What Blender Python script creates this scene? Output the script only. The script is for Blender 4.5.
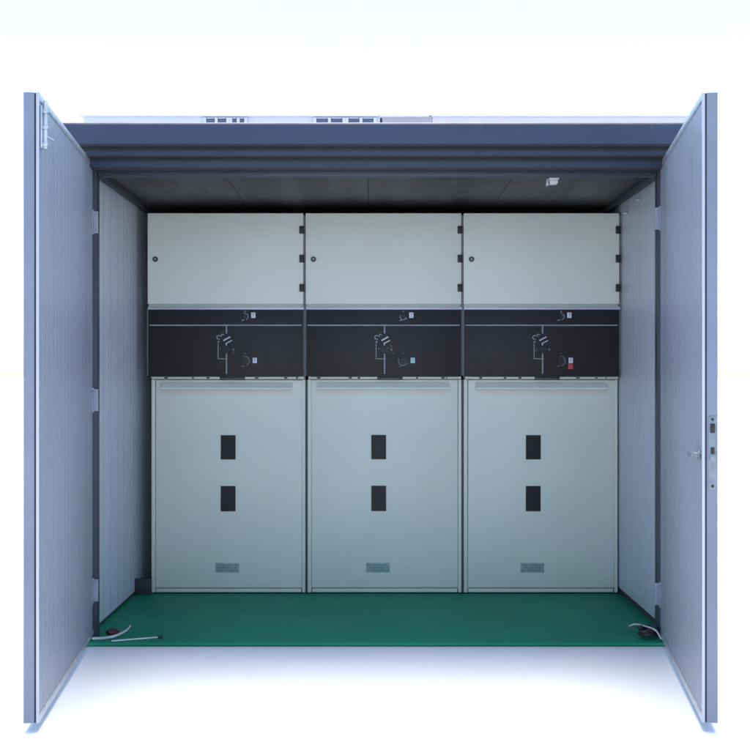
import bpy, bmesh, math, random
from mathutils import Vector, Matrix
random.seed(7)
S = bpy.context.scene
for o in list(bpy.data.objects): bpy.data.objects.remove(o)
C = S.collection
R = math.radians

# ------------------------------------------------------------------ camera
EYE = 1.05
cd = bpy.data.cameras.new('camera'); cam = bpy.data.objects.new('camera', cd); C.objects.link(cam)
cam.location = (0, 0, EYE); cam.rotation_euler = (R(90), 0, 0)
cd.sensor_width = 36; cd.lens = 36 * 1075 / 750; cd.clip_start = .05; cd.clip_end = 2000
S.camera = cam

# ------------------------------------------------------------------ light
SUN_EL, SUN_AZ = 80, 0        # azimuth 0 = behind the housing (+Y)
w = bpy.data.worlds.new('World'); S.world = w; w.use_nodes = True
nt = w.node_tree; nt.nodes.clear()
sky = nt.nodes.new('ShaderNodeTexSky'); sky.sky_type = 'NISHITA'; sky.sun_disc = False
sky.sun_elevation = R(SUN_EL); sky.sun_rotation = R(SUN_AZ)
sky.air_density = 1.0; sky.dust_density = 1.2; sky.ozone_density = 1.6
bg = nt.nodes.new('ShaderNodeBackground'); bg.inputs[1].default_value = .15
wo = nt.nodes.new('ShaderNodeOutputWorld')
nt.links.new(sky.outputs[0], bg.inputs[0]); nt.links.new(bg.outputs[0], wo.inputs[0])
sd = bpy.data.lights.new('sun', 'SUN'); sd.energy = 1.5; sd.angle = R(30); sd.color = (1, .95, .88)
sun = bpy.data.objects.new('sun', sd); C.objects.link(sun)
d = Vector((math.sin(R(SUN_AZ)) * math.cos(R(SUN_EL)), math.cos(R(SUN_AZ)) * math.cos(R(SUN_EL)), math.sin(R(SUN_EL))))
sun.rotation_euler = d.to_track_quat('Z', 'Y').to_euler(); sun.location = (0, 3, 20)
S.view_settings.view_transform = 'Standard'; S.view_settings.look = 'None'
S.view_settings.exposure = 1.5; S.view_settings.gamma = 1

# ------------------------------------------------------------------ materials
def mat(name, col, rough=.5, metal=0, var=.06, vscale=3, bump=.0, bscale=300, rvar=.1, dirt=None, spec=.5):
    if name == 'black_control_face': spec = .28
    wave = {'cabinet_grey_powder_coat': (.5, 4), 'dark_ceiling_sheet': (1, 5), 'white_sandwich_panel': (.35, 6), 'green_epoxy_floor': (.4, 8), 'blue_grey_roof_paint': (.3, 5), 'black_control_face': (.4, 5)}.get(name)
    m = bpy.data.materials.new(name); m.use_nodes = True
    n = m.node_tree.nodes; l = m.node_tree.links; b = n['Principled BSDF']
    b.inputs['Roughness'].default_value = rough; b.inputs['Metallic'].default_value = metal
    b.inputs['Specular IOR Level'].default_value = spec
    tc = n.new('ShaderNodeTexCoord')
    nz = n.new('ShaderNodeTexNoise'); nz.inputs['Scale'].default_value = vscale; nz.inputs['Detail'].default_value = 6
    l.new(tc.outputs['Object'], nz.inputs['Vector'])
    rp = n.new('ShaderNodeValToRGB')
    rp.color_ramp.elements[0].position = .3; rp.color_ramp.elements[1].position = .7
    rp.color_ramp.elements[0].color = tuple(c * (1 - var) for c in col) + (1,)
    rp.color_ramp.elements[1].color = tuple(min(1, c * (1 + var)) for c in col) + (1,)
    l.new(nz.outputs[0], rp.inputs[0])
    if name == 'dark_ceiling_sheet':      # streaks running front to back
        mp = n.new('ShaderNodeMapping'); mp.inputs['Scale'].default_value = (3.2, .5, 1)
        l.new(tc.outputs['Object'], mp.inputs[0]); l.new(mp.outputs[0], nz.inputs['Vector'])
    out = rp.outputs[0]
    if dirt:   # scattered soft smudges: (colour, amount, scale, threshold)
        dc, amt, ds, th = dirt
        n2 = n.new('ShaderNodeTexNoise'); n2.inputs['Scale'].default_value = ds; n2.inputs['Detail'].default_value = 10
        n2.inputs['Roughness'].default_value = .7
        l.new(mp.outputs[0] if name == 'dark_ceiling_sheet' else tc.outputs['Object'], n2.inputs['Vector'])
        r2 = n.new('ShaderNodeMapRange'); r2.inputs[1].default_value = th; r2.inputs[2].default_value = th + .18
        r2.inputs[4].default_value = amt
        l.new(n2.outputs[0], r2.inputs[0])
        mx = n.new('ShaderNodeMix'); mx.data_type = 'RGBA'
        l.new(r2.outputs[0], mx.inputs[0]); l.new(out, mx.inputs[6]); mx.inputs[7].default_value = dc + (1,)
        out = mx.outputs[2]
    l.new(out, b.inputs['Base Color'])
    mr = n.new('ShaderNodeMapRange'); mr.inputs[3].default_value = max(.02, rough - rvar); mr.inputs[4].default_value = min(1, rough + rvar)
    n3 = n.new('ShaderNodeTexNoise'); n3.inputs['Scale'].default_value = vscale * 4; n3.inputs['Detail'].default_value = 5
    l.new(tc.outputs['Object'], n3.inputs['Vector']); l.new(n3.outputs[0], mr.inputs[0]); l.new(mr.outputs[0], b.inputs['Roughness'])
    if bump:
        n4 = n.new('ShaderNodeTexNoise'); n4.inputs['Scale'].default_value = bscale; n4.inputs['Detail'].default_value = 3
        l.new(tc.outputs['Object'], n4.inputs['Vector'])
        bp = n.new('ShaderNodeBump'); bp.inputs['Strength'].default_value = bump; bp.inputs['Distance'].default_value = .002
        l.new(n4.outputs[0], bp.inputs['Height']); l.new(bp.outputs[0], b.inputs['Normal'])
        if wave:      # slow waviness of thin sheet steel
            n5 = n.new('ShaderNodeTexNoise'); n5.inputs['Scale'].default_value = wave[1]; n5.inputs['Detail'].default_value = 2
            l.new(tc.outputs['Object'], n5.inputs['Vector'])
            b2 = n.new('ShaderNodeBump'); b2.inputs['Strength'].default_value = wave[0]; b2.inputs['Distance'].default_value = .008
            l.new(n5.outputs[0], b2.inputs['Height']); l.new(b2.outputs[0], bp.inputs['Normal'])
    return m

M = dict(
    cab=mat('cabinet_grey_powder_coat', (.66, .685, .60), .42, var=.035, vscale=2.2, bump=.25, bscale=500, dirt=((.42, .42, .38), .18, 3.5, .6)),
    rail=mat('pale_rail_paint', (.76, .78, .72), .35, var=.03),
    cabin=mat('cabinet_inner_steel', (.45, .46, .46), .55, var=.05),
    black=mat('black_control_face', (.021, .0165, .0165), .5, var=.12, vscale=5, bump=.2, bscale=500, dirt=((.08, .08, .08), .25, 6, .6)),
    line=mat('mimic_line_grey', (.23, .245, .29), .5, var=.2, vscale=40),
    dim=mat('mimic_line_worn', (.13, .135, .15), .6, var=.3, vscale=60),
    chrome=mat('nickel_lock', (.22, .23, .25), .5, metal=.6),
    blackp=mat('black_plastic', (.011, .010, .012), .5),
    glass=mat('viewing_window_pane', (.014, .012, .015), .3, var=.1, rvar=.05, spec=.2),
    plate=mat('worn_nameplate', (.27, .36, .33), .5, var=.3, vscale=40),
    platetext=mat('nameplate_print', (.15, .21, .21), .6),
    sticker=mat('white_sticker', (.62, .64, .72), .5),
    cyan=mat('pale_cyan_sticker', (.38, .66, .68), .5),
    red=mat('red_push_button', (.55, .06, .05), .35),
    ink=mat('sticker_print', (.18, .2, .26), .6),
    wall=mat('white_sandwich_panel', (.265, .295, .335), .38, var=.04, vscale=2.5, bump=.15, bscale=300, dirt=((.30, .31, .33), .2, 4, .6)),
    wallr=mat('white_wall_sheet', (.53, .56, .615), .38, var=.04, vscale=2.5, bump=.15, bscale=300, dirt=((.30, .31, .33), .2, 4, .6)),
    trim=mat('aluminium_edge_trim', (.44, .46, .52), .4, metal=.2, var=.05),
    cap=mat('leaf_edge_paint', (.175, .195, .245), .45, var=.08, vscale=6, dirt=((.14, .15, .17), .4, 9, .58)),
    plateg=mat('dull_zinc_plate', (.20, .235, .25), .5, metal=.25, var=.25, vscale=30),
    hingeg=mat('grey_hinge_paint', (.30, .33, .38), .5, var=.15, vscale=20),
    galv=mat('galvanised_steel', (.52, .55, .58), .42, metal=.6, var=.15, vscale=25),
    blue=mat('blue_grey_roof_paint', (.022, .034, .071), .42, var=.05, vscale=2, bump=.2, bscale=250, dirt=((.034, .040, .060), .35, 5, .58)),
    dark=mat('dark_grey_frame_and_shade', (.045, .05, .065), .5, var=.1),
    jseal=mat('grey_joint_seal', (.16, .165, .16), .6),
    groove=mat('dark_seal_and_shade', (.03, .03, .035), .7),  # seals and dark bits; on the eaves strips it paints in shade
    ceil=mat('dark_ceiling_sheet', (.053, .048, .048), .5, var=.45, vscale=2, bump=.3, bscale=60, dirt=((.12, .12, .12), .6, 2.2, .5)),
    floor=mat('green_epoxy_floor', (.005, .225, .12), .55, var=.10, vscale=3, bump=.25, bscale=120, dirt=((.03, .24, .16), .4, 5, .55), spec=.3),
    whitep=mat('white_plastic', (.75, .75, .74), .4),
    cable=mat('pale_cable_sheath', (.55, .56, .56), .45, var=.2, vscale=40),
    cableb=mat('black_cable_sheath', (.02, .02, .022), .45),
    redp=mat('dull_red_tape', (.10, .022, .028), .6),
    ground=mat('pale_concrete', (.78, .78, .78), .8, var=.04, vscale=1.2, bump=.4, bscale=90, dirt=((.60, .60, .58), .25, 2.5, .6)),
    bwhite=mat('white_render', (.50, .54, .62), .8, var=.02, vscale=.5),
    blav=mat('pale_lavender_render', (.54, .53, .62), .8, var=.02, vscale=.5),
    bpink=mat('pinkish_grey_cladding', (.36, .33, .38), .7, var=.04, vscale=.5),
    bglass=mat('far_window_glass', (.06, .09, .15), .5, var=.1, vscale=.8),
    bfoot=mat('coping_grey', (.5, .52, .58), .7),
)

# ------------------------------------------------------------------ mesh helpers
class MB:
    def __init__(s): s.bm = bmesh.new()
    def box(s, x0, x1, y0, y1, z0, z1, bev=0.0, seg=2):
        b = bmesh.new(); bmesh.ops.create_cube(b, size=1)
        for v in b.verts:
            v.co = Vector((x0 + (v.co.x + .5) * (x1 - x0), y0 + (v.co.y + .5) * (y1 - y0), z0 + (v.co.z + .5) * (z1 - z0)))
        if bev:
            bmesh.ops.bevel(b, geom=b.edges[:], offset=bev, segments=seg, affect='EDGES', profile=.5)
        return s._add(b)
    def cyl(s, c, axis, r, h, n=24, r2=None, bev=0):
        b = bmesh.new(); bmesh.ops.create_cone(b, cap_ends=True, segments=n, radius1=r, radius2=r if r2 is None else r2, depth=h)
        if bev:
            ed = [e for e in b.edges if any(len(f.verts) > 4 for f in e.link_faces)]
            bmesh.ops.bevel(b, geom=ed, offset=bev, segments=2, affect='EDGES')
        q = Vector((0, 0, 1)).rotation_difference(Vector(axis).normalized()).to_matrix().to_4x4()
        bmesh.ops.transform(b, matrix=Matrix.Translation(c) @ q, verts=b.verts)
        return s._add(b)
    def ring(s, c, ro, ri, y0, y1, a0=0, a1=360, n=28):   # flat ring in the XZ plane
        b = bmesh.new(); full = abs(a1 - a0) >= 360; k = n if full else n + 1
        vs = []
        for i in range(k):
            a = R(a0 + (a1 - a0) * i / n); ca, sa = math.cos(a), math.sin(a)
            vs.append([b.verts.new((c[0] + r * ca, y, c[1] + r * sa)) for r, y in ((ro, y0), (ri, y0), (ri, y1), (ro, y1))])
        for i in range(n):
            p, q = vs[i], vs[(i + 1) % k]
            for j in range(4): b.faces.new((p[j], p[(j + 1) % 4], q[(j + 1) % 4], q[j]))
        if not full:
            b.faces.new(vs[0][::-1]); b.faces.new(vs[-1])
        bmesh.ops.recalc_face_normals(b, faces=b.faces)
        return s._add(b)
    def bar(s, p, q, wd, y0, y1):      # straight strip in the XZ plane from p to q
        dx, dz = q[0] - p[0], q[1] - p[1]; L = math.hypot(dx, dz); nx, nz = -dz / L * wd / 2, dx / L * wd / 2
        return s.prism([(p[0] + nx, p[1] + nz), (q[0] + nx, q[1] + nz), (q[0] - nx, q[1] - nz), (p[0] - nx, p[1] - nz)], y0, y1)
    def prism(s, pts, y0, y1, axis='y'):    # polygon (a,b) extruded along an axis
        b = bmesh.new()
        f = {'y': lambda a, c, t: (a, t, c), 'x': lambda a, c, t: (t, a, c), 'z': lambda a, c, t: (a, c, t)}[axis]
        A = [b.verts.new(f(a, c, y0)) for a, c in pts]; B = [b.verts.new(f(a, c, y1)) for a, c in pts]
        b.faces.new(A); b.faces.new(B[::-1]); n = len(pts)
        for i in range(n): b.faces.new((A[i], B[i], B[(i + 1) % n], A[(i + 1) % n]))
        bmesh.ops.recalc_face_normals(b, faces=b.faces)
        return s._add(b)
    def tube(s, pts, r, n=10):
        b = bmesh.new(); P = [Vector(p) for p in pts]; rings = []
        for i, p in enumerate(P):
            t = (P[min(i + 1, len(P) - 1)] - P[max(i - 1, 0)]).normalized()
            u = t.cross(Vector((0, 0, 1))); u = u.normalized() if u.length > 1e-3 else Vector((1, 0, 0)); v = t.cross(u)
            rr = r[i] if isinstance(r, (list, tuple)) else r
            rings.append([b.verts.new(p + u * math.cos(k * 2 * math.pi / n) * rr + v * math.sin(k * 2 * math.pi / n) * rr) for k in range(n)])
        for a, c in zip(rings, rings[1:]):
            for k in range(n): b.faces.new((a[k], a[(k + 1) % n], c[(k + 1) % n], c[k]))
        b.faces.new(rings[0]); b.faces.new(rings[-1][::-1])
        bmesh.ops.recalc_face_normals(b, faces=b.faces)
        return s._add(b)
    def _add(s, b):
        me = bpy.data.meshes.new('t'); b.to_mesh(me); b.free(); s.bm.from_mesh(me); bpy.data.meshes.remove(me); return s
    def each(s, name, m, parent=None, smooth=35):
        # one object per loose piece
        bm = s.bm; seen = set(); out = []
        for v in list(bm.verts):
            if v in seen: continue
            st = [v]; isl = {v}
            while st:
                for e in st.pop().link_edges:
                    for q in e.verts:
                        if q not in isl: isl.add(q); st.append(q)
            seen |= isl; nb = MB(); mp = {q: nb.bm.verts.new(q.co) for q in isl}
            for f in {f for q in isl for f in q.link_faces}: nb.bm.faces.new([mp[q] for q in f.verts])
            out.append(nb.build(name, m, parent, smooth=smooth))
        bm.free(); return out
    def build(s, name, m, parent=None, loc=None, smooth=35):
        me = bpy.data.meshes.new(name); s.bm.to_mesh(me); s.bm.free()
        me.materials.append(m)
        o = bpy.data.objects.new(name, me); C.objects.link(o)
        if smooth:
            for p in me.polygons: p.use_smooth = True
            me.set_sharp_from_angle(angle=R(smooth))
        if loc: o.location = loc
        if parent: o.parent = parent
        return o
def tag(o, label=None, cat=None, group=None, kind=None):
    for k, v in (('label', label), ('category', cat), ('group', group), ('kind', kind)):
        if v: o[k] = v
    return o
def empty(name, loc=(0, 0, 0)):
    o = bpy.data.objects.new(name, None); C.objects.link(o); o.location = loc; o.empty_display_size = .2; return o
def curve(pts, k=8):       # Catmull-Rom
    P = [Vector(p) for p in pts]; P = [P[0] * 2 - P[1]] + P + [P[-1] * 2 - P[-2]]; out = []
    for i in range(1, len(P) - 2):
        for j in range(k):
            t = j / k; a, b, c, d_ = P[i - 1], P[i], P[i + 1], P[i + 2]
            out.append(.5 * ((2 * b) + (c - a) * t + (2 * a - 5 * b + 4 * c - d_) * t * t + (3 * b - a - 3 * c + d_) * t ** 3))
    out.append(P[-2]); return out
def rib_profile(L, period=.05, depth=.0014):
    """(distance, height) pairs of a micro-ribbed cladding sheet of length L"""
    pts = [(0, 0)]; x = .006; rnd = random.Random(3); k = 0
    while x < L - .03:
        gw = .006 if k % 3 else .012
        dd = depth * (1 if k % 3 else 1.7) * rnd.uniform(.8, 1.2)
        pts += [(x, 0), (x + gw * .35, -dd), (x + gw * .65, -dd), (x + gw, 0)]
        x += period * (.36 if k % 3 else .62); k += 1
    pts.append((L, 0)); return pts

# ------------------------------------------------------------------ the setting
g = MB(); g.box(-400, 400, -60, 700, -.3, -.016)
tag(g.build('ground', M['ground'], smooth=0), kind='structure')

YO = 4.30            # plane of the door opening
YC = 5.10            # plane of the cabinet fronts
WL, WR = -1.150, 1.172
CEIL = 1.868

f = MB(); f.box(-1.20, 1.20, 4.215, 6.05, -.012, 0, .002)
tag(f.build('floor', M['floor']), kind='structure')

# ------------------------------------------------------------------ the housing
H = empty('equipment_housing', (0, YO, 0))
tag(H, 'blue and white walk-in metal housing with both doors swung open over its green floor', 'metal housing')
def hpe(mb, name, m):
    for o in mb.each(name, m): o.parent = H; o.location = (0, -YO, 0)
def hp(mb, name, m, smooth=35):
    o = mb.build(name, m, smooth=smooth); o.parent = H; o.location = (0, -YO, 0); return o
# side walls: ribbed sheet on a panel
for s, X in ((-1, WL), (1, WR)):
    mb = MB()
    prof = [(YO + .045 + a, X - s * h) for a, h in rib_profile(1.66, .05, .0010)] if s < 0 else [(YO + .045 + a, X - s * h) for a, h in rib_profile(1.66, .09, .0003)]
    # polygon in (x, y), extruded up
    poly = [(xx, yy) for yy, xx in prof] + [(X + s * .045, YO + .045 + 1.66), (X + s * .045, YO + .045)]
    mb.prism(poly, .014 if s < 0 else .03, CEIL - .002, 'z')
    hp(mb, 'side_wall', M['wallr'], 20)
    mb = MB(); mb.box(min(X + s * .004, X + s * .04), max(X + s * .004, X + s * .04), YO + .045, 6.0, 0, .03 if s > 0 else .0135)
    hp(mb, 'skirting', M['dark'])
mb = MB(); mb.box(-1.2, 1.22, 6.01, 6.06, 0, CEIL); hp(mb, 'rear_wall', M['cabin'])
# ceiling in four sheets with open joints, angle trims by the walls
mb = MB()
xs = [WL + .001, -.62, -.03, .57, WR - .001]
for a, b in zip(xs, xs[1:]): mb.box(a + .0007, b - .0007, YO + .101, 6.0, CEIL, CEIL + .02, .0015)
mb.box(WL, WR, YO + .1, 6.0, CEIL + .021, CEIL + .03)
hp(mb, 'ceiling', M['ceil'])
for s, X in ((-1, WL), (1, WR)):
    mb = MB()
    a, b = sorted((X - s * .002, X - s * .05)); mb.box(a, b, YO + .12, 5.95, CEIL - .006, CEIL - .001, .001)
    a, b = sorted((X - s * .046, X - s * .05)); mb.box(a, b, YO + .12, 5.95, CEIL - .028, CEIL - .0065, .001)
    hp(mb, 'ceiling_trim', M['dark'])
# posts
for s, X0, X1 in ((-1, -1.245, -1.112), (1, 1.130, 1.255)):
    mb = MB(); mb.box(X0, X1, YO, YO + .042, -.012, 1.866, .003)
    hp(mb, 'door_post', M['dark'])
mb = MB()
mb.box(-1.24, -1.196, YO + .05, 6.06, -.012, CEIL + .03, .002); mb.box(1.22, 1.262, YO + .05, 6.06, -.012, CEIL + .03, .002)
hpe(mb, 'outer_cladding', M['blue'])
# roof: stepped eaves. Profile in (y, z)
prof = [(4.098, 1.929), (4.098, 2.008), (4.106, 2.015), (6.16, 2.06), (6.16, 1.90), (YO + .1, 1.90), (YO + .1, 1.868), (4.205, 1.868), (4.205, 1.898),
        (4.152, 1.898), (4.152, 1.9285)]
mb = MB(); mb.prism(prof, -1.300, 1.300, 'x'); b = mb.bm
bmesh.ops.bevel(b, geom=[e for e in b.edges if abs(e.verts[0].co.x - e.verts[1].co.x) > 1], offset=.0025, segments=2, affect='EDGES')
hp(mb, 'roof', M['blue'])
mb = MB(); mb.box(-1.11, 1.128, YO + .004, YO + .04, 1.846, 1.8675, .002); hp(mb, 'header', M['dark'])
mb = MB(); mb.box(-1.148, -1.071, 5.14, 5.155, 0, .075, .002); hp(mb, 'filler_board', M['groove'])
mb = MB(); mb.box(-1.149, -1.084, 5.55, 5.56, .0, 1.86); hp(mb, 'filler_board', M['cabin'])
# dark strips that paint in the shade under each step of the eaves
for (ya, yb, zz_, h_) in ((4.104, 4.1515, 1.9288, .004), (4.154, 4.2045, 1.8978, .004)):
    mb = MB(); mb.box(-1.299, 1.299, ya, yb, zz_ - h_, zz_ - .0005); hp(mb, 'shade_strip', M['groove'])
mb = MB(); mb.box(-1.299, 1.299, 4.208, YO + .003, 1.8655, 1.8678); hp(mb, 'soffit_shade', M['dark'])  # dark sheet, underside shade of the eaves put into its colour
mb = MB(); mb.box(-1.297, 1.297, 4.1486, 4.1518, 1.9175, 1.9246); hp(mb, 'shade_strip', M['groove'])  # dark bands along the step faces, painted shade below each overhang
mb = MB(); mb.box(-1.297, 1.297, 4.2014, 4.2048, 1.8865, 1.8936); hp(mb, 'shade_strip', M['groove'])
# small bolts in the wall top corner
mb = MB(); mb.cyl((WR - .014, 4.98, 1.80), (1, 0, 0), .008, .02, 12); mb.cyl((WR - .014, 4.74, 1.825), (1, 0, 0), .006, .02, 12); hpe(mb, 'wall_bolt', M['galv'])

# ------------------------------------------------------------------ doors
DW, DT, DTOP, DBOT = 1.10, .041, 1.893, .012
def door(s, hx, ang):
    # local frame: hinge line at origin, leaf runs to -Y, inner face x=0, outer face x=s*DT
    def bx(mb, a0, a1, y0, y1, z0, z1, bev=.0):
        x0, x1 = sorted((s * a0, s * a1)); return mb.box(x0, x1, y0, y1, z0, z1, bev)
    mb = MB(); bx(mb, .004, DT, -DW + .004, 0, DBOT, DTOP, .002)
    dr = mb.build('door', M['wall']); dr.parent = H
    dr.location = (hx, 0, 0); dr.rotation_euler = (0, 0, R(ang) * (-s))
    tag(dr, 'left door leaf with a slide bolt at its top edge' if s < 0 else 'right door leaf with a mortice lock in its edge')
    # ribbed inner sheet
    L = DW - .0195; pr = rib_profile(L, .050, .0011)
    poly = [(s * -h_, -.012 - a) for a, h_ in [(a, h) for a, h in pr]]
    poly = [(s * (0 - h), -.012 - a) for a, h in pr] + [(s * .0039, -.012 - L), (s * .0039, -.012)]
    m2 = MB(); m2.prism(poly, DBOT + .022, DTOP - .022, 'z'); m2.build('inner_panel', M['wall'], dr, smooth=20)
    # trims round the leaf
    m3 = MB()
    bx(m3, -.003, .0038, -DW + .0072, -.002, DTOP - .021, DTOP + .001, .001)
    bx(m3, -.003, .0038, -DW + .0072, -.002, DBOT - .001, DBOT + .021, .001)
    m3.each('edge_trim', M['galv'], dr)
    m4 = MB()
    bx(m4, -.003, .0055, -DW - .001, -DW + .007, DBOT - .001, DTOP + .001, .0015)
    m4.build('edge_trim', M['trim'], dr)
    m5 = MB(); bx(m5, .0056, .0105, -DW + .0015, -DW + .010, DBOT, DTOP - .001); m5.build('seal', M['groove'], dr)
    m6 = MB(); bx(m6, .0106, DT + .001, -DW - .0015, -DW + .0035, DBOT, DTOP, .0015); m6.build('edge_cap', M['cap'], dr)
    # butt hinges
    for zc in ((1.66, 0.95, .19) if s < 0 else (1.675, .175)):
        h = MB()
        pts = [(-.004, zc - .036), (-.034, zc - .05), (-.034, zc + .034), (-.004, zc + .042)]
        h.prism([(a, c) for a, c in pts], s * -.0045, s * -.0005, 'x')
        h.build('hinge', M['hingeg'], dr)
        h = MB(); x0, x1 = sorted((s * -.021, s * .004))
        hb = MB(); hb.box(min(hx, hx - s * .022), max(hx, hx - s * .022), YO - .008, YO - .002, zc - .044, zc + .044, .001)
        hb.cyl((hx - s * .001, YO - .010, zc), (0, 0, 1), .006, .096, 14)
        for dz in (-.03, 0, .03): hb.cyl((hx - s * .014, YO - .009, zc + dz), (0, 1, 0), .0035, .003, 10)
        hp(hb, 'hinge_plate', M['hingeg'])
    return dr
ld = door(-1, -1.128, 6.4)
rd = door(1, 1.140, 8.35)
# slide bolt inside the left leaf, at its free edge
def atdoor(mb, name, m, dr): o = mb.build(name, m); o.parent = dr; return o
mb = MB()
zt = 1.05 + (375 - 133) / 1075 * 3.22
mb.box(.0015, .008, -DW + .02, -DW + .056, zt - .042, zt + .085, .0015)
mb.cyl((.014, -DW + .038, zt + .03), (0, 0, 1), .0065, .145, 14, bev=.001)
for dz in (-.03, .022, .07): mb.box(.008, .0225, -DW + .026, -DW + .05, zt + dz - .006, zt + dz + .006, .002)
mb.cyl((.022, -DW + .055, zt - .006), (.5, 1, -.2), .0035, .04, 10)
atdoor(mb, 'slide_bolt', M['galv'], ld)
# lock in the edge of the right leaf
mb = MB(); zl0, zl1 = 1.05 + (375 - 490) / 1075 * 3.21, 1.05 + (375 - 416) / 1075 * 3.21
mb.box(.0145, .0385, -DW - .0045, -DW - .0018, zl0, zl1, .0008)
atdoor(mb, 'lock_plate', M['plateg'], rd)
mb = MB(); zc = 1.05 + (375 - 456) / 1075 * 3.21
mb.box(.020, .033, -DW - .012, -DW - .0046, zl1 - .05, zl1 - .022, .002)
mb.box(.0215, .0315, -DW - .009, -DW - .0046, zc + .008, zc + .026, .001)
for z in (zl0 + .012, zl1 - .01): mb.cyl((.0265, -DW - .0052, z), (0, 1, 0), .0042, .002, 12)
for q in mb.each('latch_bolt', M['blackp'], rd): pass
mb = MB(); mb.cyl((-.012, -DW + .045, zc), (1, 0, 0), .008, .024, 16, bev=.001); mb.cyl((-.0065, -DW + .045, zc), (1, 0, 0), .014, .005, 20, bev=.001)
mb.box(-.030, -.022, -DW + .037, -DW + .115, zc - .009, zc + .009, .003)
mb.box(.018, .035, -DW - .016, -DW - .0046, zc - .014, zc + .006, .003)
for q in mb.each('handle', M['plateg'], rd): pass

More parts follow.
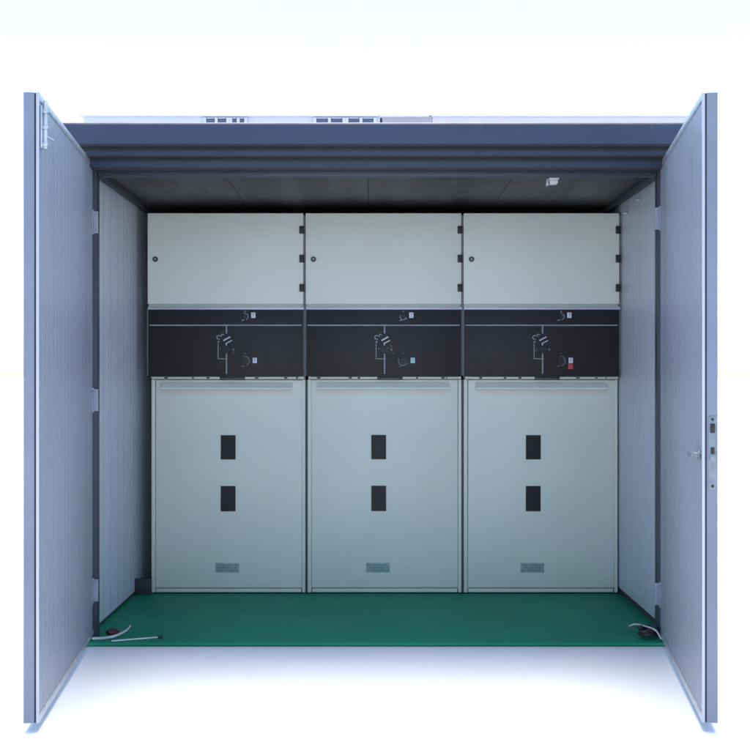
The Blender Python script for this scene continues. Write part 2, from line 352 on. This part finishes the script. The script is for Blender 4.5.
# ------------------------------------------------------------------ switchgear cabinets
def cabinet(x0, idx, label):
    W = .7497
    c = empty('switchgear_cabinet', (x0, YC, 0))
    tag(c, label, 'switchgear cabinet', 'grey switchgear cabinets side by side in the housing')
    Z = lambda py: EYE - (py - 375) / 210.8          # heights read off the photo at the cabinet plane
    P = lambda mb, name, m, par=None, sm=35: mb.build(name, m, par or c, smooth=sm)
    # body
    b = MB(); b.box(.0045, W - .009, .018, .86, 1.05, 1.812, .002); b.box(.012, W - .004, .078, .86, .02, 1.049, .002)
    P(b, 'body', M['cab'])
    b = MB(); b.box(W - .0088, W + .0040, .012, .0172, 1.05, 1.810); P(b, 'joint_seal', M['jseal'])
    b = MB()    # return edges of the upper bay, the lit lip above the black face
    b.box(.004, W - .004, -.002, .0175, Z(309.6), Z(306.8), .001)
    P(b, 'lip', M['trim'])
    # upper door
    ud = MB(); ud.box(.003, W - .008, 0, .014, Z(304), 1.818, .0025, 3); ud = P(ud, 'upper_door', M['cab'])
    k = MB(); k.cyl((.040, -.003, Z(259.3)), (0, 1, 0), .0125, .006, 24, bev=.001); k = P(k, 'lock', M['blackp'], ud)
    k2 = MB(); k2.cyl((.040, -.0070, Z(259.3)), (0, 1, 0), .0065, .003, 18, bev=.0006); P(k2, 'lock_core', M['chrome'], ud)
    for py in (230, 258.8, 288):
        h = MB(); h.box(W - .026, W - .0085, -.009, -.0003, Z(py) - .018, Z(py) + .018, .002)
        h.cyl((W - .0075, -.004, Z(py)), (0, 0, 1), .0045, .036, 12)
        P(h, 'hinge', M['blackp'], ud)
    # black control panel
    cp = MB(); cp.box(.006, W - .008, .002, .0175, Z(376.3), Z(309.9), .0012); cp = P(cp, 'control_panel', M['black'])
    e = MB(); e.box(.0005, .0055, .001, .0178, Z(376), Z(310)); e.box(W - .0075, W - .0045, .004, .0178, Z(376), Z(310)); e.each('panel_edge', M['dim'], cp)
    mm = MB(); y0, y1 = .0003, .0019
    mm.box(.012, W - .016, y0, y1, Z(325.9), Z(324.6))
    cx = .3775
    mm.box(cx - .0032, cx + .0032, y0, y1, Z(333.5), Z(326.0))
    mm.box(cx - .0032, cx + .0032, y0, y1, Z(374), Z(353.2))
    P(mm, 'mimic_line', M['line'], cp)
    mm = MB()
    lx = cx - .040
    mm.box(lx - .002, lx + .002, y0, y1, Z(359.2), Z(341)); mm.box(lx + .0021, cx - .0045, y0, y1, Z(359.2), Z(358.4))
    mm.ring((lx + .003, Z(337.4)), .011, .0068, y0, y1, 40, 300); mm.ring((lx + .020, Z(335.4)), .0075, .004, y0, y1, 0, 250)
    mm.bar((lx + .006, Z(341)), (lx - .001, Z(344)), .004, y0, y1)
    P(mm, 'mimic_symbol', M['line'], cp)
    mm = MB()
    mm.bar((cx - .015, Z(340.6)), (cx + .018, Z(336.8)), .0060, y0 - .001, y1); mm.bar((cx - .004, Z(343.6)), (cx + .026, Z(340.4)), .0045, y0 - .001, y1)
    mm.bar((cx - .001, Z(343)), (cx - .001, Z(346.4)), .006, y0, y1)
    P(mm, 'switch_blade', M['trim'], cp)
    mm = MB(); mm.cyl((cx + .001, -.006, Z(349.5)), (0, 1, 0), .019, .015, 24, bev=.0015); mm.box(cx - .003, cx + .005, -.019, -.0136, Z(349.5) - .016, Z(349.5) + .016, .001)
    P(mm, 'position_indicator', M['blackp'], cp)
    mm = MB()
    for j in range(9):
        rr = random.Random(idx * 20 + j)
        a = (cx - .03 + rr.uniform(0, .07), Z(rr.uniform(347, 353)))
        mm.bar(a, (a[0] + rr.uniform(-.012, .012), a[1] + rr.uniform(-.010, .010) + .002), .0028, y0, y1)
    mm.cyl((cx + .032, .0008, Z(349.6)), (0, 1, 0), .0048, .0018, 12); mm.cyl((cx - .028, .0008, Z(349)), (0, 1, 0), .0035, .0018, 12)
    P(mm, 'mimic_symbol', M['dim'], cp)
    # operating sockets with their rotation arrows
    for (sx, sy, sc) in ((.463, 316.6, .8), (.462, 361.0, 1.15)):
        so = MB(); so.ring((sx + .006, Z(sy)), .013 * sc, .008 * sc, -.0015, y1); so.cyl((sx + .006, .0008, Z(sy)), (0, 1, 0), .0078 * sc, .0016, 16)
        P(so, 'operating_socket', M['blackp'], cp)
        ar = MB(); off = {0: (-70, 95), 1: (150, 330), 2: (-80, 80)}[idx]
        ar.ring((sx + .003, Z(sy)), .0205 * sc, .0165 * sc, y0, y1, off[0], off[1])
        aa = R(off[1]); px, pz = sx + .003 + .0185 * sc * math.cos(aa), Z(sy) + .0185 * sc * math.sin(aa)
        ar.bar((px - .006, pz + .004), (px + .005, pz - .003), .004, y0, y1); ar.bar((sx - .014, Z(sy + 5 * sc)), (sx - .002, Z(sy + 4 * sc)), .004, y0, y1)
        ar.bar((sx - .002, Z(sy - 6.5 * sc)), (sx + .008, Z(sy - 6.5 * sc)), .003, y0, y1)
        P(ar, 'arrow_mark', M['line'] if sc < 1 else M['dim'], cp)
    for j, (sx, sy, sw, sh) in enumerate(((.5045, 315.2, .0205, .026), (.5115, 360.4, .0205, .026))):
        st = MB(); st.box(sx - sw / 2, sx + sw / 2, y0 - .001, y1, Z(sy) - sh / 2, Z(sy) + sh / 2, .0008)
        st = P(st, 'sticker', M['cyan'] if (idx == 1 and j == 1) else M['sticker'], cp)
        tk = MB(); tk.bar((sx - .004, Z(sy) + .006), (sx + .005, Z(sy) + .006), .0025, y0 - .0018, y0 - .0011)
        tk.bar((sx + .001, Z(sy) + .003), (sx - .001, Z(sy) - .008), .0025, y0 - .0018, y0 - .0011); P(tk, 'print', M['ink'], st)
    if idx == 2:
        rb = MB(); rb.box(.4995, .5225, y0 - .001, y1, Z(369.2), Z(363.6), .0015); rb.cyl((.511, -.006, Z(366.3)), (0, 1, 0), .0085, .011, 20, bev=.002)
        tag(P(rb, 'push_button', M['red'], cp), 'small red push button under the white sticker')
    # ledge between black face and lower door, with its small plate
    lg = MB(); lg.box(.014, W - .006, .034, .0775, Z(379.0), Z(376.5), .001)
    lg.box(.03, W - .03, .022, .0335, Z(378.9), Z(376.8), .001)
    lg = P(lg, 'ledge', M['cab'])
    t = MB(); t.box(.343, .463, .0185, .0215, Z(380.0), Z(376.9), .0005); t = P(t, 'ledge_plate', M['blackp'], lg)
    t2 = MB(); rr = random.Random(idx)
    x = .35
    while x < .455:
        l_ = rr.uniform(.004, .011); t2.box(x, x + l_, .0172, .0184, Z(379.1), Z(378.0)); x += l_ + .005
    P(t2, 'print', M['dim'], t)
    bl = MB()
    for x in (.075, .21, .27, .52, .63, .69): 
        x += rr.uniform(-.02, .02); bl.box(x, x + rr.uniform(.005, .018), .0185, .0218, Z(378.6), Z(377.2), .001)
    bl.each('clip', M['groove'], lg)
    # lower door, frame jambs, rail, windows, nameplate   (60 mm behind the upper face)
    hang = (.12, -.06, .10)[idx]
    j_ = MB(); j_.box(.009, .027, .060, .0775, .006, Z(379.6), .002); j_.box(W - .018, W - .0025, .060, .0775, .006, Z(379.6), .002)
    j_.each('door_jamb', M['cab'], c)
    l = MB(); l.box(.0282, W - .0192, .058, .074, .030, Z(379.9), .0025, 3); l = P(l, 'lower_door', M['cab']); l.rotation_euler = (0, R(hang), 0)
    z0, z1 = EYE - (389 - 375) / 208.3, EYE - (382 - 375) / 208.3
    zc_, rr_ = (z0 + z1) / 2, (z1 - z0) / 2
    rl = MB()   # folded rail, rounded top and bottom
    pr = [(.0578, z1)] + [(.0578 - .042 * t, z1 - (z1 - z0) * .80 * t ** 1.3) for t in (.15, .3, .5, .7, .85, 1)] + [(.0152, z0 + .004), (.018, z0), (.034, z0 + .001), (.0578, z0 + .006)]
    rl.prism(pr, .062, W - .066, 'x'); P(rl, 'rail', M['rail'], l)
    offx = {0: 0, 1: -.026, 2: -.036}[idx]
    zz = lambda py: EYE - (py - 375) / 208.3
    for (a, b_) in ((458.6, 435.6), (510.4, 486.4)):
        xc = .3765 + offx
        fr = MB()
        for (q0, q1, r0, r1) in ((xc - .0355, xc - .0325, zz(a) - .003, zz(b_) + .003), (xc + .0325, xc + .0355, zz(a) - .003, zz(b_) + .003), (xc - .0324, xc + .0324, zz(a) - .003, zz(a)), (xc - .0324, xc + .0324, zz(b_), zz(b_) + .003)):
            fr.box(q0, q1, .0545, .0578, r0, r1, .0006)
        fr = P(fr, 'viewing_window', M['blackp'], l)
        pn = MB(); pn.box(xc - .0324, xc + .0324, .0560, .0578, zz(a) + .0002, zz(b_) - .0002); P(pn, 'pane', M['glass'], l)
    xc = .373 + offx
    npz0, npz1 = zz(572.2), zz(562.6)
    npl = MB(); npl.box(xc - .0565, xc + .0565, .0555, .0578, npz0, npz1, .0008)
    for (a, b_) in ((-.052, .5), (.052, .5)): npl.cyl((xc + a, .0550, (npz0 + npz1) / 2), (0, 1, 0), .0022, .0014, 10)
    npl = P(npl, 'nameplate', M['plate'] , l)
    tx = MB()
    for row in range(3):
        x = xc - .044; z = npz1 - .010 - row * .0125
        while x < xc + .040:
            l_ = rr.uniform(.005, .018); tx.box(x, min(x + l_, xc + .045), .0547, .0554, z - .0022, z + .0022); x += l_ + .004
    P(tx, 'print', M['platetext'], npl)
    if idx < 2:
        b = MB(); b.box(W - .0023, W + .0088, .070, .0768, .006, Z(379.8)); P(b, 'joint_seal', M['dark'])
    # plinth
    pl = MB(); pl.box(.03, W - .022, .066, .0775, .006, .024, .0015); P(pl, 'plinth', M['cab'])
    return c
cabinet(-1.082, 0, 'leftmost grey switchgear cabinet, with a dark gap between it and the left wall')
cabinet(-.3322, 1, 'middle grey switchgear cabinet of three, pale cyan sticker on its black control strip')
cabinet(.4175, 2, 'right-hand grey switchgear cabinet with a red button on its black control strip')

# ------------------------------------------------------------------ small things
lp = empty('ceiling_lamp', (.741, 4.47, CEIL))
tag(lp, 'small white unlit lamp fitting on the dark ceiling', 'ceiling lamp')
mb = MB(); mb.box(-.020, .020, -.03, .03, -.010, 0, .002); mb.build('base', M['whitep'], lp)
mb = MB(); mb.box(-.017, .017, -.022, .022, -.026, -.0105, .005); mb.build('lamp_cover', M['whitep'], lp)
mb = MB(); mb.box(-.030, -.0205, -.012, .012, -.032, -.002, .002); mb.build('bracket', M['galv'], lp)

# left corner
mb = MB(); a, b = (-1.035, 4.225, .0045), (-.864, 4.285, .0045)
mb.tube([a, b], .0035, 12); rod = mb.build('plastic_rod', M['cable'])
tag(rod, 'thin pale rod lying on the green floor in the left front corner', 'rod')
mb = MB(); mb.tube([(-.866, 4.2842, .0055), (-.848, 4.291, .0055)], .0055, 12); mb.build('end_cap', M['blackp'], rod)
mb = MB(); mb.tube(curve([(-1.118, 4.250, .008), (-1.075, 4.262, .007), (-1.035, 4.285, .010), (-1.005, 4.34, .018), (-.995, 4.375, .03)]), [.0055] * 20 + [.0045] * 6 + [.003] * 7, 10)
tag(mb.build('cable_end', M['cable']), 'short curved pale cable end by the left door post', 'cable')
sc = MB(); sc.tube(curve([(-1.082, 4.34, .010), (-1.062, 4.36, .014), (-1.045, 4.355, .010), (-1.050, 4.335, .010), (-1.072, 4.330, .012)]), .009, 8)
tag(sc.build('tape_scrap', M['redp']), 'crumpled dark red scrap at the foot of the left door post', 'scrap')
# right corner
mb = MB(); pts = []
for i in range(60):
    a = i / 59 * 2 * math.pi * 2.6; r = .036 + .006 * math.sin(i * .9)
    pts.append((1.090 + r * math.cos(a) * .9, 4.285 + r * .8 * math.sin(a), .012 + i * .00055))
mb.tube(pts, .0085, 10)
tag(mb.build('cable_coil', M['cableb']), 'black coil of cable on the floor in the right front corner', 'cable')
mb = MB(); mb.tube(curve([(1.042, 4.41, .014), (1.036, 4.37, .03), (1.050, 4.33, .046), (1.08, 4.285, .048), (1.11, 4.25, .040), (1.125, 4.225, .012)]), .0035, 8)
tag(mb.build('wire', M['cable']), 'pale wire lying over the black cable coil', 'wire')

# ------------------------------------------------------------------ far buildings behind the housing
def fx(px, Y=30.): return (px - 375) / 1075 * Y
def fz(py, Y=30.): return EYE + (375 - py) / 1075 * Y
def far(name, label, px0, px1, py, m, wins=()):
    o = empty(name, ((fx(px0) + fx(px1)) / 2, 30, 0)); tag(o, label, 'building')
    bm_ = MB(); bm_.box(fx(px0), fx(px1), 30, 38, -.02, fz(py)); a = bm_.build('wall', m, smooth=0); a.parent = o; a.location = (-o.location.x, -30, 0)
    bm_ = MB(); bm_.box(fx(px0) - .1, fx(px1) - .02, 29.9, 38.1, fz(py) + .002, fz(py) + .03); a = bm_.build('coping', M['bfoot'], smooth=0); a.parent = o; a.location = (-o.location.x, -30, 0)
    for (w0, w1) in wins:
        fr = MB(); zt_ = fz(py + .9)
        for k in range(3):
            xx = fx(w0) + (fx(w1) - fx(w0)) * k / 2; fr.box(xx - .04, xx + .04, 29.93, 30.0, zt_ - 1.6, zt_)
        fr.box(fx(w0) + .06, (fx(w0) + fx(w1)) / 2 - .06, 29.94, 30, zt_ - .02, zt_); fr.box((fx(w0) + fx(w1)) / 2 + .06, fx(w1) - .06, 29.94, 30, zt_ - .02, zt_)
        fr = fr.build('window', M['bwhite'], smooth=0); fr.parent = o; fr.location = (-o.location.x, -30, 0)
        pn = MB(); pn.box(fx(w0) + .051, (fx(w0) + fx(w1)) / 2 - .051, 29.97, 30, zt_ - 1.6, zt_ - .021); pn.box((fx(w0) + fx(w1)) / 2 + .051, fx(w1) - .051, 29.97, 30, zt_ - 1.6, zt_ - .021)
        pn.build('pane', M['bglass'], fr, smooth=0)
    return o
far('distant_building', 'white building with dark windows showing above the roof edge, behind the housing at left', 84, 380, 117.2, M['bwhite'], ((205, 228), (231, 246), (315, 344), (347, 375)))
far('distant_building', 'narrow pinkish grey building showing above the middle of the roof edge', 382.2, 432, 117.6, M['bpink'])
far('distant_building', 'pale lavender building showing above the roof edge, behind the housing at right', 432.4, 690, 117.4, M['blav'])
